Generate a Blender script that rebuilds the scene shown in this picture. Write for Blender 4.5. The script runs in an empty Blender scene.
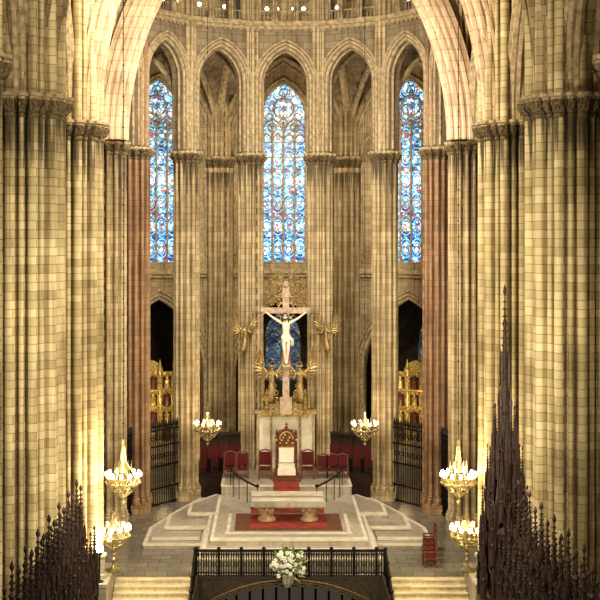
import bpy, math, random
from math import sin, cos, pi, sqrt, atan2, radians
from mathutils import Vector, Matrix
random.seed(11)
S = bpy.context.scene
COL = S.collection

# ------------------------------------------------------------------ materials
def newmat(name):
    m = bpy.data.materials.new(name); m.use_nodes = True
    nt = m.node_tree
    return m, nt, nt.nodes['Principled BSDF']
def N(nt, typ, **kw):
    n = nt.nodes.new(typ)
    for k, v in kw.items():
        setattr(n, k, v)
    return n
def math_(nt, op, a, b=None, clamp=False):
    n = N(nt, 'ShaderNodeMath', operation=op); n.use_clamp = clamp
    for i, s in enumerate((a, b)):
        if s is None: continue
        if isinstance(s, (int, float)): n.inputs[i].default_value = s
        else: nt.links.new(s, n.inputs[i])
    return n.outputs[0]
def mixc(nt, fac, a, b, mode='MIX'):
    n = N(nt, 'ShaderNodeMixRGB', blend_type=mode)
    for i, s in enumerate((fac, a, b)):
        if isinstance(s, (int, float)): n.inputs[i].default_value = s
        elif isinstance(s, tuple): n.inputs[i].default_value = (*s, 1) if len(s) == 3 else s
        else: nt.links.new(s, n.inputs[i])
    return n.outputs[0]
def ramp(nt, fac, stops, interp='LINEAR'):
    n = N(nt, 'ShaderNodeValToRGB'); r = n.color_ramp; r.interpolation = interp
    while len(r.elements) < len(stops): r.elements.new(0.5)
    for e, (p, c) in zip(r.elements, stops):
        e.position = p; e.color = (*c, 1)
    nt.links.new(fac, n.inputs[0]); return n.outputs[0]

def stone(name, c1, c2, mortar, rad=None, rowh=.30, bw=.55, msize=.016, stain=.6, rough=.85, drip=None):
    """ashlar: rad = wrap the courses round a pier of that radius"""
    m, nt, b = newmat(name)
    tc = N(nt, 'ShaderNodeTexCoord')
    sep = N(nt, 'ShaderNodeSeparateXYZ'); nt.links.new(tc.outputs['Object'], sep.inputs[0])
    if rad:
        u = math_(nt, 'MULTIPLY', math_(nt, 'ARCTAN2', sep.outputs[1], sep.outputs[0]), rad)
    else:
        u = math_(nt, 'ADD', sep.outputs[0], math_(nt, 'MULTIPLY', sep.outputs[1], .83))
    cb = N(nt, 'ShaderNodeCombineXYZ'); nt.links.new(u, cb.inputs[0]); nt.links.new(sep.outputs[2], cb.inputs[1])
    br = N(nt, 'ShaderNodeTexBrick'); nt.links.new(cb.outputs[0], br.inputs['Vector'])
    br.inputs['Color1'].default_value = (*c1, 1); br.inputs['Color2'].default_value = (*c2, 1)
    br.inputs['Mortar'].default_value = (*mortar, 1)
    br.inputs['Scale'].default_value = 1; br.inputs['Mortar Size'].default_value = msize
    br.inputs['Mortar Smooth'].default_value = .6
    br.inputs['Brick Width'].default_value = bw; br.inputs['Row Height'].default_value = rowh
    n1 = N(nt, 'ShaderNodeTexNoise'); n1.inputs['Scale'].default_value = .45; n1.inputs['Detail'].default_value = 6
    nt.links.new(tc.outputs['Object'], n1.inputs['Vector'])
    st = ramp(nt, n1.outputs[0], [(.3, (.38, .31, .24)), (.52, (1, 1, 1)), (.72, (1.28, 1.26, 1.15))])
    c = mixc(nt, stain, br.outputs[0], st, 'MULTIPLY')
    mp = N(nt, 'ShaderNodeMapping'); mp.inputs['Scale'].default_value = (4, 4, .22)
    nt.links.new(tc.outputs['Object'], mp.inputs[0])
    n2 = N(nt, 'ShaderNodeTexNoise'); n2.inputs['Scale'].default_value = 1.3; n2.inputs['Detail'].default_value = 4
    nt.links.new(mp.outputs[0], n2.inputs['Vector'])
    st2 = ramp(nt, n2.outputs[0], [(.35, (.34, .27, .20)), (.53, (1, 1, 1))])
    c = mixc(nt, stain*.98, c, st2, 'MULTIPLY')
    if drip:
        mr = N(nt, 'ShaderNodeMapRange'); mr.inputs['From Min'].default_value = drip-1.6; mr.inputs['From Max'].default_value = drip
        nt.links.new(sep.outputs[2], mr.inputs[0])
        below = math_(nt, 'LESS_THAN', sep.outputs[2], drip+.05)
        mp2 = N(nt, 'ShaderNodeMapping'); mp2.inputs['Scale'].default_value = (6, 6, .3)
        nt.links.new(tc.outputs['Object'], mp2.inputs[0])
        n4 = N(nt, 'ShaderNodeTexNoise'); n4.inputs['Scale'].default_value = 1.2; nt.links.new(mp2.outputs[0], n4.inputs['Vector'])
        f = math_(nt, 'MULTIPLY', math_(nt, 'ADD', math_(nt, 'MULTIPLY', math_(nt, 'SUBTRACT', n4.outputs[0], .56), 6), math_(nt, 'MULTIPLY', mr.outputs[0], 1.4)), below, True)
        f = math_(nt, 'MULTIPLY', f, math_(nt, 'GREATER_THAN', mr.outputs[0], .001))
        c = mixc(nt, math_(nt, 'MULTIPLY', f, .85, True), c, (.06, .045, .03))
    nt.links.new(c, b.inputs['Base Color']); b.inputs['Roughness'].default_value = rough
    n3 = N(nt, 'ShaderNodeTexNoise'); n3.inputs['Scale'].default_value = 9
    nt.links.new(tc.outputs['Object'], n3.inputs['Vector'])
    hh = math_(nt, 'ADD', math_(nt, 'MULTIPLY', n3.outputs[0], .6), math_(nt, 'MULTIPLY', br.outputs[1], -.7))
    bp = N(nt, 'ShaderNodeBump'); bp.inputs['Strength'].default_value = .5; bp.inputs['Distance'].default_value = .03
    nt.links.new(hh, bp.inputs['Height']); nt.links.new(bp.outputs[0], b.inputs['Normal'])
    return m
def plain(name, c, rough=.6, metal=0, var=.35, scale=6, emit=None, es=0):
    m, nt, b = newmat(name)
    tc = N(nt, 'ShaderNodeTexCoord')
    n1 = N(nt, 'ShaderNodeTexNoise'); n1.inputs['Scale'].default_value = scale; n1.inputs['Detail'].default_value = 5
    nt.links.new(tc.outputs['Object'], n1.inputs['Vector'])
    r = ramp(nt, n1.outputs[0], [(.3, tuple(x*(1-var) for x in c)), (.7, tuple(min(1, x*(1+var*.5)) for x in c))])
    nt.links.new(r, b.inputs['Base Color'])
    b.inputs['Roughness'].default_value = rough; b.inputs['Metallic'].default_value = metal
    if emit:
        b.inputs['Emission Color'].default_value = (*emit, 1); b.inputs['Emission Strength'].default_value = es
    return m

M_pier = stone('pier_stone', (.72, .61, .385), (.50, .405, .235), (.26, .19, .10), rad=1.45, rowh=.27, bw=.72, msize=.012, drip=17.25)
M_pierB = stone('pier_stone_red', (.42, .27, .17), (.33, .205, .13), (.18, .11, .07), rad=.8, msize=.012)
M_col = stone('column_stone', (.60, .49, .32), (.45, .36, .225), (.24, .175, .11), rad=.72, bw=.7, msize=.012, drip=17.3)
M_wall = stone('ashlar_wall', (.48, .38, .24), (.35, .27, .165), (.20, .145, .09), rowh=.34, bw=.7)
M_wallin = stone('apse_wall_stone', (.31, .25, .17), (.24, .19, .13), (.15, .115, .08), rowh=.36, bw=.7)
M_arch = stone('arch_stone', (.70, .53, .39), (.60, .44, .31), (.38, .27, .18), rowh=.5, bw=.9, stain=.4)
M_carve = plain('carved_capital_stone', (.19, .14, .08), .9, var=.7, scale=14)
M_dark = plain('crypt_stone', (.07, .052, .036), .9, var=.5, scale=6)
M_mould = plain('moulding_stone', (.46, .36, .23), .85, var=.5, scale=5)
M_marble = stone('marble_steps', (.44, .40, .34), (.36, .325, .275), (.24, .20, .16), rowh=.9, bw=1.6, msize=.012, stain=.4, rough=.35)
M_stairs = stone('sandstone_steps', (.62, .54, .34), (.52, .44, .27), (.3, .24, .15), rowh=.9, bw=1.6, msize=.012, stain=.4, rough=.6)
M_white = plain('white_marble', (.82, .76, .65), .5, var=.15, scale=2)
M_nose = plain('step_nosing_marble', (.66, .60, .50), .45, var=.25, scale=2)
M_wood = plain('dark_walnut', (.040, .020, .016), .55, var=.6, scale=8)
M_woodr = plain('red_brown_wood', (.17, .055, .028), .45, var=.5, scale=8)
M_iron = plain('wrought_iron', (.02, .018, .017), .5, .6, var=.3)
M_gold = plain('gilded_wood', (.85, .56, .22), .38, .45, var=.75, scale=9)
M_bronze = plain('bronze_gilt', (.44, .32, .15), .4, .5, var=.65, scale=12)
M_brass = plain('brass', (.46, .38, .21), .3, .8, var=.4, scale=10)
M_red = plain('red_velvet', (.10, .011, .011), .9, var=.4, scale=5)
M_carpet = plain('red_carpet', (.30, .05, .032), .95, var=.4, scale=3)
M_rug = plain('brown_rug', (.16, .06, .038), .95, var=.5, scale=7)
M_body = plain('painted_flesh', (.85, .76, .62), .55, var=.15, scale=4)
M_cloth = plain('white_linen', (.88, .86, .80), .8, var=.1, scale=4)
M_hair = plain('painted_hair', (.10, .055, .03), .7)
M_cross = plain('pale_cross_wood', (.52, .39, .30), .6, var=.4, scale=5)
M_leaf = plain('leaves', (.20, .26, .10), .7, var=.5)
M_petal = plain('white_petals', (.88, .88, .80), .6, var=.1)
M_bulb = plain('lit_bulb', (1, .9, .6), emit=(1, .84, .50), es=22)
M_star = plain('lit_spot', (1, .9, .7), emit=(1, .93, .72), es=80)

def floor_mat():
    m, nt, b = newmat('floor_paving')
    tc = N(nt, 'ShaderNodeTexCoord')
    ch = N(nt, 'ShaderNodeTexBrick'); ch.inputs['Scale'].default_value = 1
    ch.inputs['Brick Width'].default_value = .9; ch.inputs['Row Height'].default_value = .6; ch.inputs['Mortar Size'].default_value = .012
    ch.inputs['Color1'].default_value = (.23, .21, .175, 1); ch.inputs['Color2'].default_value = (.16, .15, .125, 1); ch.inputs['Mortar'].default_value = (.08, .07, .055, 1)
    nt.links.new(tc.outputs['Object'], ch.inputs['Vector'])
    nt.links.new(ch.outputs[0], b.inputs['Base Color']); b.inputs['Roughness'].default_value = .22
    return m
M_floor = floor_mat()

def glass_mat(name, strength):
    m, nt, b = newmat(name)
    tc = N(nt, 'ShaderNodeTexCoord')
    sep = N(nt, 'ShaderNodeSeparateXYZ'); nt.links.new(tc.outputs['Object'], sep.inputs[0])
    v = N(nt, 'ShaderNodeTexVoronoi'); v.inputs['Scale'].default_value = 6.5
    nt.links.new(tc.outputs['Object'], v.inputs['Vector'])
    sc = N(nt, 'ShaderNodeSeparateColor'); nt.links.new(v.outputs['Color'], sc.inputs[0])
    base = ramp(nt, sc.outputs[0], [(0, (.01, .04, .16)), (.24, (.025, .12, .34)), (.44, (.06, .26, .50)), (.62, (.22, .50, .70)), (.76, (.75, .92, .95)), (.86, (.04, .26, .20)), (.93, (.42, .05, .04))], 'CONSTANT')
    fig = ramp(nt, sc.outputs[1], [(0, (.70, .85, .85)), (.3, (.45, .08, .05)), (.44, (.70, .54, .18)), (.58, (.08, .30, .55)), (.8, (.95, .97, .9))], 'CONSTANT')
    fx = math_(nt, 'SUBTRACT', math_(nt, 'FRACT', math_(nt, 'ADD', math_(nt, 'DIVIDE', sep.outputs[0], .68), 10)), .5)
    fz = math_(nt, 'SUBTRACT', math_(nt, 'FRACT', math_(nt, 'DIVIDE', sep.outputs[2], 1.35)), .5)
    dist = math_(nt, 'SQRT', math_(nt, 'ADD', math_(nt, 'MULTIPLY', fx, fx), math_(nt, 'MULTIPLY', math_(nt, 'MULTIPLY', fz, fz), 1.7)))
    infig = ramp(nt, dist, [(.0, (1, 1, 1)), (.24, (0, 0, 0))], 'CONSTANT')
    ring = ramp(nt, dist, [(.0, (0, 0, 0)), (.30, (.75, .75, .75)), (.36, (0, 0, 0)), (.5, (.5, .5, .5)), (.56, (0, 0, 0))], 'CONSTANT')
    c = mixc(nt, infig, base, fig)
    c = mixc(nt, ring, c, (.50, .78, .86))
    v2 = N(nt, 'ShaderNodeTexVoronoi', feature='DISTANCE_TO_EDGE'); v2.inputs['Scale'].default_value = 6.5
    nt.links.new(tc.outputs['Object'], v2.inputs['Vector'])
    lead = ramp(nt, v2.outputs[0], [(.0, (.02, .02, .03)), (.08, (1, 1, 1))])
    c = mixc(nt, 1, c, lead, 'MULTIPLY')
    n = N(nt, 'ShaderNodeTexNoise'); n.inputs['Scale'].default_value = .8
    nt.links.new(tc.outputs['Object'], n.inputs['Vector'])
    c = mixc(nt, .7, c, ramp(nt, n.outputs[0], [(.35, (.45, .5, .6)), (.65, (1.3, 1.3, 1.2))]), 'MULTIPLY')
    nt.links.new(c, b.inputs['Emission Color']); b.inputs['Emission Strength'].default_value = strength
    b.inputs['Base Color'].default_value = (.02, .03, .05, 1); b.inputs['Roughness'].default_value = .3
    return m
M_glass = glass_mat('stained_glass', 1.6)
M_glassd = glass_mat('stained_glass_dim', .2)

# ------------------------------------------------------------------ mesh builder
class MB:
    def __init__(s): s.v = []; s.f = []; s.m = []; s.mi = 0
    def add(s, vs, fs):
        o = len(s.v); s.v += [tuple(p) for p in vs]
        for f in fs: s.f.append(tuple(i+o for i in f)); s.m.append(s.mi)
    def box(s, x0, x1, y0, y1, z0, z1):
        s.add([(x, y, z) for x in (x0, x1) for y in (y0, y1) for z in (z0, z1)],
              [(0, 1, 3, 2), (4, 6, 7, 5), (0, 4, 5, 1), (2, 3, 7, 6), (0, 2, 6, 4), (1, 5, 7, 3)])
    def tube(s, pts, r, n=6, closed=False):
        pts = [Vector(p) for p in pts]; k = len(pts)
        rs = r if isinstance(r, (list, tuple)) else [r]*k
        vs = []; up = None
        for i, p in enumerate(pts):
            if closed: t = pts[(i+1) % k]-pts[i-1]
            else: t = pts[min(i+1, k-1)]-pts[max(i-1, 0)]
            if t.length < 1e-9: t = Vector((0, 0, 1))
            t.normalize()
            if up is None:
                up = Vector((0, 1, 0)) if abs(t.y) < .9 else Vector((1, 0, 0))
            a = up-t*up.dot(t)
            if a.length < 1e-6: a = t.orthogonal()
            a.normalize(); up = a; b = t.cross(a)
            for j in range(n):
                an = 2*pi*(j+.5)/n
                vs.append(p+(a*cos(an)+b*sin(an))*rs[i])
        fs = []
        for i in range(k if closed else k-1):
            i2 = (i+1) % k
            for j in range(n):
                j2 = (j+1) % n
                fs.append((i*n+j, i*n+j2, i2*n+j2, i2*n+j))
        if not closed:
            fs.append(tuple(range(n-1, -1, -1))); fs.append(tuple((k-1)*n+j for j in range(n)))
        s.add(vs, fs)
    def lathe(s, prof, c=(0, 0, 0), n=12, sx=1, sy=1, rot=0):
        vs = []
        for r, z in prof:
            for j in range(n):
                a = 2*pi*j/n+rot
                vs.append((c[0]+r*cos(a)*sx, c[1]+r*sin(a)*sy, c[2]+z))
        fs = [(i*n+j, i*n+(j+1) % n, (i+1)*n+(j+1) % n, (i+1)*n+j) for i in range(len(prof)-1) for j in range(n)]
        fs.append(tuple(range(n-1, -1, -1))); fs.append(tuple((len(prof)-1)*n+j for j in range(n)))
        s.add(vs, fs)
    def ball(s, c, r, n=8, sx=1, sy=1, sz=1):
        k = max(4, n//2+1)
        s.lathe([(max(.001, r*sin(pi*i/k)), -r*sz*cos(pi*i/k)) for i in range(k+1)], c, n, sx, sy)
    def prism(s, poly, z0, z1):
        n = len(poly)
        s.add([(x, y, z0) for x, y in poly]+[(x, y, z1) for x, y in poly],
              [tuple(range(n-1, -1, -1)), tuple(range(n, 2*n))]+[(i, (i+1) % n, n+(i+1) % n, n+i) for i in range(n)])
    def obj(s, name, mats, parent=None, loc=(0, 0, 0), rz=0, smooth=False):
        me = bpy.data.meshes.new(name); me.from_pydata(s.v, [], s.f)
        if not isinstance(mats, (list, tuple)): mats = [mats]
        for m in mats: me.materials.append(m)
        me.polygons.foreach_set('material_index', s.m)
        if smooth: me.polygons.foreach_set('use_smooth', [True]*len(s.f))
        me.update()
        o = bpy.data.objects.new(name, me); COL.objects.link(o)
        o.location = loc; o.rotation_euler = (0, 0, rz)
        if parent: o.parent = parent
        return o
def empty(name, loc=(0, 0, 0)):
    e = bpy.data.objects.new(name, None); e.empty_display_size = .3; COL.objects.link(e); e.location = loc; return e

def archz(x, hw, rise):
    x = min(abs(x), hw)
    if rise >= hw:
        r = (rise*rise+hw*hw)/(2*hw); c = r-hw
        return sqrt(max(0, r*r-(x+c)**2))
    r = (rise*rise+hw*hw)/(2*rise)
    return sqrt(max(0, r*r-x*x))-(r-rise)
def arch_path(hw, zb, zs, rise, y=0, n=14, u0=0):
    P = [(u0-hw, y, zb)] if zb < zs else []
    xs = [-hw*cos(pi*i/(2*n)) for i in range(n+1)]
    L = [(x, zs+archz(x, hw, rise)) for x in xs]
    P += [(u0+x, y, z) for x, z in L]
    P += [(u0-x, y, z) for x, z in reversed(L[:-1])]
    if zb < zs: P.append((u0+hw, y, zb))
    return P
def panel(mb, W0, W1, y0, y1, z0, z1, ops):
    """wall panel in local xz, thickness y0..y1, ops = (u0,hw,zbot,zspring,rise)"""
    xs = {W0, W1}
    for (u0, hw, zb, zs, ri) in ops:
        for i in range(-14, 15): xs.add(round(u0+hw*sin(pi/2*i/14), 5))
    xs = sorted(x for x in xs if W0 <= x <= W1)
    for a, b in zip(xs[:-1], xs[1:]):
        mid = (a+b)/2
        act = sorted([o for o in ops if abs(mid-o[0]) < o[1]], key=lambda o: o[2])
        lo = (z0, z0); segs = []
        for o in act:
            top = tuple(o[3]+archz(x-o[0], o[1], o[4]) for x in (a, b))
            segs.append((lo, (o[2], o[2]), True)); lo = top
        segs.append((lo, (z1, z1), False))
        for k, (l, h, _) in enumerate(segs):
            if h[0]-l[0] < 1e-4 and h[1]-l[1] < 1e-4: continue
            V = [(a, y0, l[0]), (b, y0, l[1]), (b, y0, h[1]), (a, y0, h[0]), (a, y1, l[0]), (b, y1, l[1]), (b, y1, h[1]), (a, y1, h[0])]
            mb.add(V, [(0, 1, 2, 3), (5, 4, 7, 6), (4, 5, 1, 0), (3, 2, 6, 7)])
    for (u0, hw, zb, zs, ri) in ops:
        for x in (u0-hw, u0+hw):
            mb.add([(x, y0, zb), (x, y1, zb), (x, y1, zs), (x, y0, zs)], [(0, 1, 2, 3)])
    for x in (W0, W1):
        mb.add([(x, y0, z0), (x, y1, z0), (x, y1, z1), (x, y0, z1)], [(0, 1, 2, 3)])

# ------------------------------------------------------------------ piers
def profile(core, shafts, n=180, rot=0):
    out = []
    for i in range(n):
        t = 2*pi*i/n; r = core
        for a, D, p in shafts:
            d = t-a-rot; q = p*p-(D*sin(d))**2
            if q > 0 and cos(d) > 0: r = max(r, D*cos(d)+sqrt(q))
        out.append(r)
    return out
def pier(name, x, y, core, shafts, mat, z0, zcap, ztop, flare=.16, caph=.6, rot=0, n=180, ped=1.0, top_scale=1.0):
    pr = profile(core, shafts, n, rot); R = max(pr); rm = min(pr)
    mb = MB()
    rings = []
    def ring(z, f): rings.append([(f(i, r)*cos(2*pi*i/n), f(i, r)*sin(2*pi*i/n), z) for i, r in enumerate(pr)])
    octr = lambda k: (lambda i, r: R*k/cos(((2*pi*i/n+pi/8) % (pi/4))-pi/8))
    sm = lambda r: r*.35+R*.65
    ring(z0, octr(1.08)); ring(z0+ped*.5, octr(1.08)); ring(z0+ped*.55, lambda i, r: r+.13); ring(z0+ped*.8, lambda i, r: r+.11)
    ring(z0+ped*.86, lambda i, r: r+.04); ring(z0+ped*.95, lambda i, r: r+.07); ring(z0+ped, lambda i, r: r)
    ring(zcap-caph-.12, lambda i, r: r)
    k0 = len(rings)
    ring(zcap-caph-.1, lambda i, r: r+.05); ring(zcap-caph, lambda i, r: r+.05); ring(zcap-caph+.02, lambda i, r: r+.01)
    random.seed(int(x*10+y))
    for j in range(1, 6):
        fr = j/6
        ring(zcap-caph+caph*.82*fr, lambda i, r: r*(1-fr*.5)+sm(r)*fr*.5+flare*fr+.12*random.random()*sin(fr*pi)+.02)
    ring(zcap-.12, lambda i, r: sm(r)+flare*.8); ring(zcap-.10, lambda i, r: sm(r)+flare+.05); ring(zcap, lambda i, r: sm(r)+flare+.05)
    k1 = len(rings)
    ring(zcap+.02, lambda i, r: r*top_scale); ring(ztop, lambda i, r: r*top_scale)
    vs = [p for rg in rings for p in rg]
    for k in range(len(rings)-1):
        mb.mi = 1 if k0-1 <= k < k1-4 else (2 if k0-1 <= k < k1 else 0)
        mb.f += [(k*n+i, k*n+(i+1) % n, (k+1)*n+(i+1) % n, (k+1)*n+i) for i in range(n)]
        mb.m += [mb.mi]*n
    mb.v = vs
    mb.f.append(tuple((len(rings)-1)*n+i for i in range(n))); mb.m.append(0)
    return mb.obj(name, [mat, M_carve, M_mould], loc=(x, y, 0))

def ringshafts(spec):
    return [(radians(a), D, p) for a, D, p in spec]
bigspec = []
for a in range(0, 360, 30):
    bigspec += [(a, 1.32, .165), (a+15, 1.26, .085)]
big = ringshafts(bigspec)
for s in (-1, 1):
    for yy in (29, 38, 46.6):
        pier('clustered_pier', s*8.75, yy, .94, big, M_pier, -1.3, 17.95, 33, flare=.2, caph=.62, n=384)
CY = 55.5; RI = 8.2
def polar(R, deg): return (R*sin(radians(deg)), CY+R*cos(radians(deg)))
STEP = 180/7
ang = [-90+STEP*i for i in range(8)]
def colshafts(k, a):
    L = []
    for q in range(0, 360, 30): L += [(q-a, .60*k, .09*k)]
    return ringshafts(L)
for a in ang:
    x, y = polar(RI, a)
    k = 1.12 if abs(a) > 80 else 1.0
    mt = M_pierB if 50 < abs(a) < 80 else M_col
    pier('apse_column', x, y, .43*k, colshafts(k, a), mt, 0, 17.9, 29.5, flare=.13, caph=.48, n=240, ped=.9, top_scale=.82)

# ------------------------------------------------------------------ apse arcade wall (above columns) + gallery
wall_apse = empty('wall_apse_arcade')
apo = RI*cos(radians(STEP/2)); hb = RI*sin(radians(STEP/2))
for i in range(7):
    am = ang[i]+STEP/2
    x, y = polar(apo, am)
    mb = MB()
    panel(mb, -hb, hb, -.30, .45, 17.9, 24.75, [(0, 1.2, 17.9, 21.6, 1.75)])
    gal = [(u, .42, 24.95, 26.7, .6) for u in (-1.1, 0, 1.1)]
    panel(mb, -hb, hb, -.22, .2, 24.75, 29.5, gal)
    mb.box(-hb, hb, 1.9, 2.1, 24.5, 29.5); mb.box(-hb-.4, hb+.4, .2, 2.1, 24.55, 24.75)
    mb.mi = 1
    for e, yy, rr in ((.0, -.05, .08), (.13, -.27, .085), (.30, -.36, .085), (.46, -.40, .075)):
        mb.tube(arch_path(1.2+e, 18, 21.6, 1.75+e*1.1, y=yy), rr, 6)
    mb.box(-hb, hb, -.50, -.2, 24.6, 24.85)
    mb.box(-hb, hb, -.40, -.2, 24.42, 24.6)
    for q in range(12): mb.ball((-hb+.15+.305*q, -.42, 24.36), .07, 5)
    for u, hw, zb, zs, ri in gal:
        mb.tube(arch_path(hw+.03, zb, zs, ri, y=-.26), .06, 6)
        for t in (-1, 1): mb.lathe([(.1, 0), (.1, .12), (.06, .16), (.06, 1.5), (.12, 1.65)], (u+t*.48, -.3, zb-.1), 8)
        mb.tube([(u-.4, -.1, 25.4), (u+.4, -.1, 25.4)], .04, 4)
        for q in range(3): mb.tube([(u-.2+.2*q, -.1, 24.95), (u-.2+.2*q, -.1, 25.4)], .03, 4)
    mb.mi = 2
    for u in (-.75, -.35, .35, .75)[::(1 if i % 2 else 2)]: mb.ball((u*1.3, .35, 25.65), .10, 6)
    mb.obj('bay_%d' % (i+1), [M_wallin, M_mould, M_bulb], wall_apse, (x, y, 0), -radians(am))

# ------------------------------------------------------------------ outer ambulatory wall + chapels + windows
wall_amb = empty('wall_ambulatory')
RO = 17.45; apoO = RO*cos(radians(STEP/2)); hO = RO*sin(radians(STEP/2))
wcount = 0
for i in range(7):
    am = ang[i]+STEP/2
    x, y = polar(apoO, am)
    mb = MB()
    panel(mb, -hO, hO, 0, .8, 0, 26, [(0, 3.0, 0, 5.2, 4.7), (0, 1.36, 12.0, 20.7, 2.15)])
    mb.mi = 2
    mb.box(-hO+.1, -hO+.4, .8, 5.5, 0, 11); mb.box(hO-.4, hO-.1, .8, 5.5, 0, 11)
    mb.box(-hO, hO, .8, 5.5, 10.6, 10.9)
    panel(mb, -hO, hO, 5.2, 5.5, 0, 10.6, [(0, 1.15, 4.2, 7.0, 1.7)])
    mb.mi = 1
    for e, yy, rr in ((.0, .02, .13), (.2, -.06, .12), (.4, -.1, .09)):
        mb.tube(arch_path(3.0+e, 0, 5.2, 4.7+e*1.1, y=yy), rr, 6)
    for e, yy, rr in ((.02, .05, .10), (.22, -.05, .09)):
        mb.tube(arch_path(1.36+e, 12, 20.7, 2.15+e*1.1, y=yy), rr, 6)
    mb.box(-hO, hO, -.3, 0.02, 11.3, 11.6); mb.box(-hO, hO, -.18, 0.02, 11.1, 11.3)
    mb.tube(arch_path(3.6, 18.2, 18.4, 5.9, y=-.12), .16, 6)
    mb.tube(arch_path(3.35, 18.2, 18.4, 5.6, y=-.05), .10, 6)
    for u in (-2.45, 2.45):
        mb.tube(arch_path(.5, 12, 18.5, 1.0, y=-.04, u0=u), .07, 6)
    wallo = mb.obj('bay_%d' % (i+1), [M_wall, M_mould, M_dark], wall_amb, (x, y, 0), -radians(am))
    if 2 <= i <= 4 or i in (1, 5):
        wcount += 1
        w = empty('window_%d' % wcount)
        g = MB()
        def glass(hw, zb, zs, ri, yy):
            xs = [-hw+2*hw*k/28 for k in range(29)]
            for a, b in zip(xs[:-1], xs[1:]):
                g.add([(a, yy, zb), (b, yy, zb), (b, yy, zs+archz(b, hw, ri)), (a, yy, zs+archz(a, hw, ri))], [(0, 1, 2, 3)])
        glass(1.36, 12, 20.7, 2.15, .45)
        g.mi = 1
        glass(1.15, 4.2, 7.0, 1.7, 5.3)
        g.obj('glass', [M_glass, M_glassd], w, (x, y, 0), -radians(am))
        t = MB()
        for u in (-.68, 0, .68): t.tube([(u, .38, 12), (u, .38, 20.4 if u else 20.9)], .06, 6)
        for k in range(4):
            u = -1.02+.68*k
            t.tube(arch_path(.34, 12, 19.2, .55, y=.38, u0=u), .045, 6)
        for u in (-.68, .68): t.tube(arch_path(.68, 19.2, 19.6, 1.1, y=.38, u0=u), .05, 6)
        def circ(cx, cz, r, th=.04, petals=0):
            t.tube([(cx+r*cos(2*pi*q/20), .38, cz+r*sin(2*pi*q/20)) for q in range(20)], th, 5, True)
            for p in range(petals):
                an = 2*pi*p/petals+pi/2
                t.tube([(cx+r*.5*cos(an)+r*.42*cos(2*pi*q/10), .38, cz+r*.5*sin(an)+r*.42*sin(2*pi*q/10)) for q in range(10)], th*.6, 4, True)
        circ(0, 21.3, .62, .05, 6); circ(-.68, 20.15, .26, petals=4); circ(.68, 20.15, .26, petals=4)
        circ(0, 20.4, .26, petals=3); circ(-.85, 20.75, .24); circ(.85, 20.75, .24); circ(0, 22.25, .24)
        circ(-.68, 21.35, .2); circ(.68, 21.35, .2)
        for k in range(8): t.box(-1.36, 1.36, .40, .43, 12.9+.9*k, 12.96+.9*k)
        t.tube([(0, 5.2, 4.2), (0, 5.2, 8.2)], .06, 6)
        for u in (-.57, .57): t.tube(arch_path(.57, 4.2, 6.6, .8, y=5.2, u0=u), .05, 6)
        t.obj('tracery', M_mould, w, (x, y, 0), -radians(am))
for a in ang[1:-1]:
    x, y = polar(RO-.1, a)
    pier('ambulatory_pier', x, y, .56, colshafts(1.25, a), M_col, 0, 18.3, 26, flare=.14, caph=.55, n=240, ped=.9, top_scale=.8)
# ambulatory groin vault
vault = empty('vault_ambulatory')
for i in range(7):
    a0, a1 = ang[i], ang[i+1]
    A = Vector((*polar(RI+.2, a0), 0)); B = Vector((*polar(RI+.2, a1), 0)); C = Vector((*polar(RO+.1, a1), 0)); D = Vector((*polar(RO+.1, a0), 0))
    n = 18; mb = MB(); vs = []
    bfun = lambda s: archz(s, 1, 1.15)/1.15
    def vp(s, t, dz=0):
        u = (s+1)/2; v = (t+1)/2
        p = (A*(1-u)+B*u)*(1-v)+(D*(1-u)+C*u)*v
        return Vector((p.x, p.y, 18.4+6.0*max(bfun(s), bfun(t))+dz))
    for j in range(n+1):
        for k in range(n+1): vs.append(vp(-1+2*k/n, -1+2*j/n))
    mb.add(vs, [(j*(n+1)+k, j*(n+1)+k+1, (j+1)*(n+1)+k+1, (j+1)*(n+1)+k) for j in range(n) for k in range(n)])
    mb.mi = 1
    for sg in (-1, 1):
        mb.tube([vp(-1+2*k/24, sg*(-1+2*k/24), -.1) for k in range(25)], .17, 6)
    mb.tube([vp(-1, -1+2*k/24, -.1) for k in range(25)], .24, 6)
    mb.ball(vp(0, 0, -.15), .35, 10)
    mb.obj('cell_%d' % (i+1), [M_wallin, M_mould], vault)

# ------------------------------------------------------------------ transverse arches, side arcades, aisle walls
def transverse(name, yy, hw, rise, depth, mat, zs=17.95, rad=1.0):
    mb = MB(); n = 26
    po = arch_path(hw+rad, 0, 0, rise+rad*1.05, n=n); pi_ = arch_path(hw, 0, 0, rise, n=n)
    vs = []; fs = []
    L = len(pi_)
    for (xi, _, zi), (xo, _, zo) in zip(pi_, po):
        vs += [(xi, -depth*.32, zs+zi), (xi, depth*.32, zs+zi), (xi*.7+xo*.3, depth/2, zs+zi*.7+zo*.3), (xo, depth/2, zs+zo), (xo, -depth/2, zs+zo), (xi*.7+xo*.3, -depth/2, zs+zi*.7+zo*.3)]
    for k in range(L-1):
        for j in range(6):
            fs.append((k*6+j, k*6+(j+1) % 6, (k+1)*6+(j+1) % 6, (k+1)*6+j))
    mb.add(vs, fs); mb.mi = 1
    for e, yo, r in ((0, -depth*.32, .13), (0, 0, .17), (.28, -depth*.46, .13), (.55, -depth*.5, .10), (.85, -depth*.5, .12)):
        mb.tube([(p[0], yo, p[2]+zs) for p in arch_path(hw+e, 0, 0, rise+e*1.05, n=n)], r, 6)
    return mb.obj(name, [mat, mat], loc=(0, yy, 0))
transverse('transverse_arch', 55.0, 7.45, 12.4, 1.3, M_arch, rad=1.2)
transverse('transverse_arch', 46.6, 7.5, 13.5, 1.5, M_arch, rad=1.1)
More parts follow.
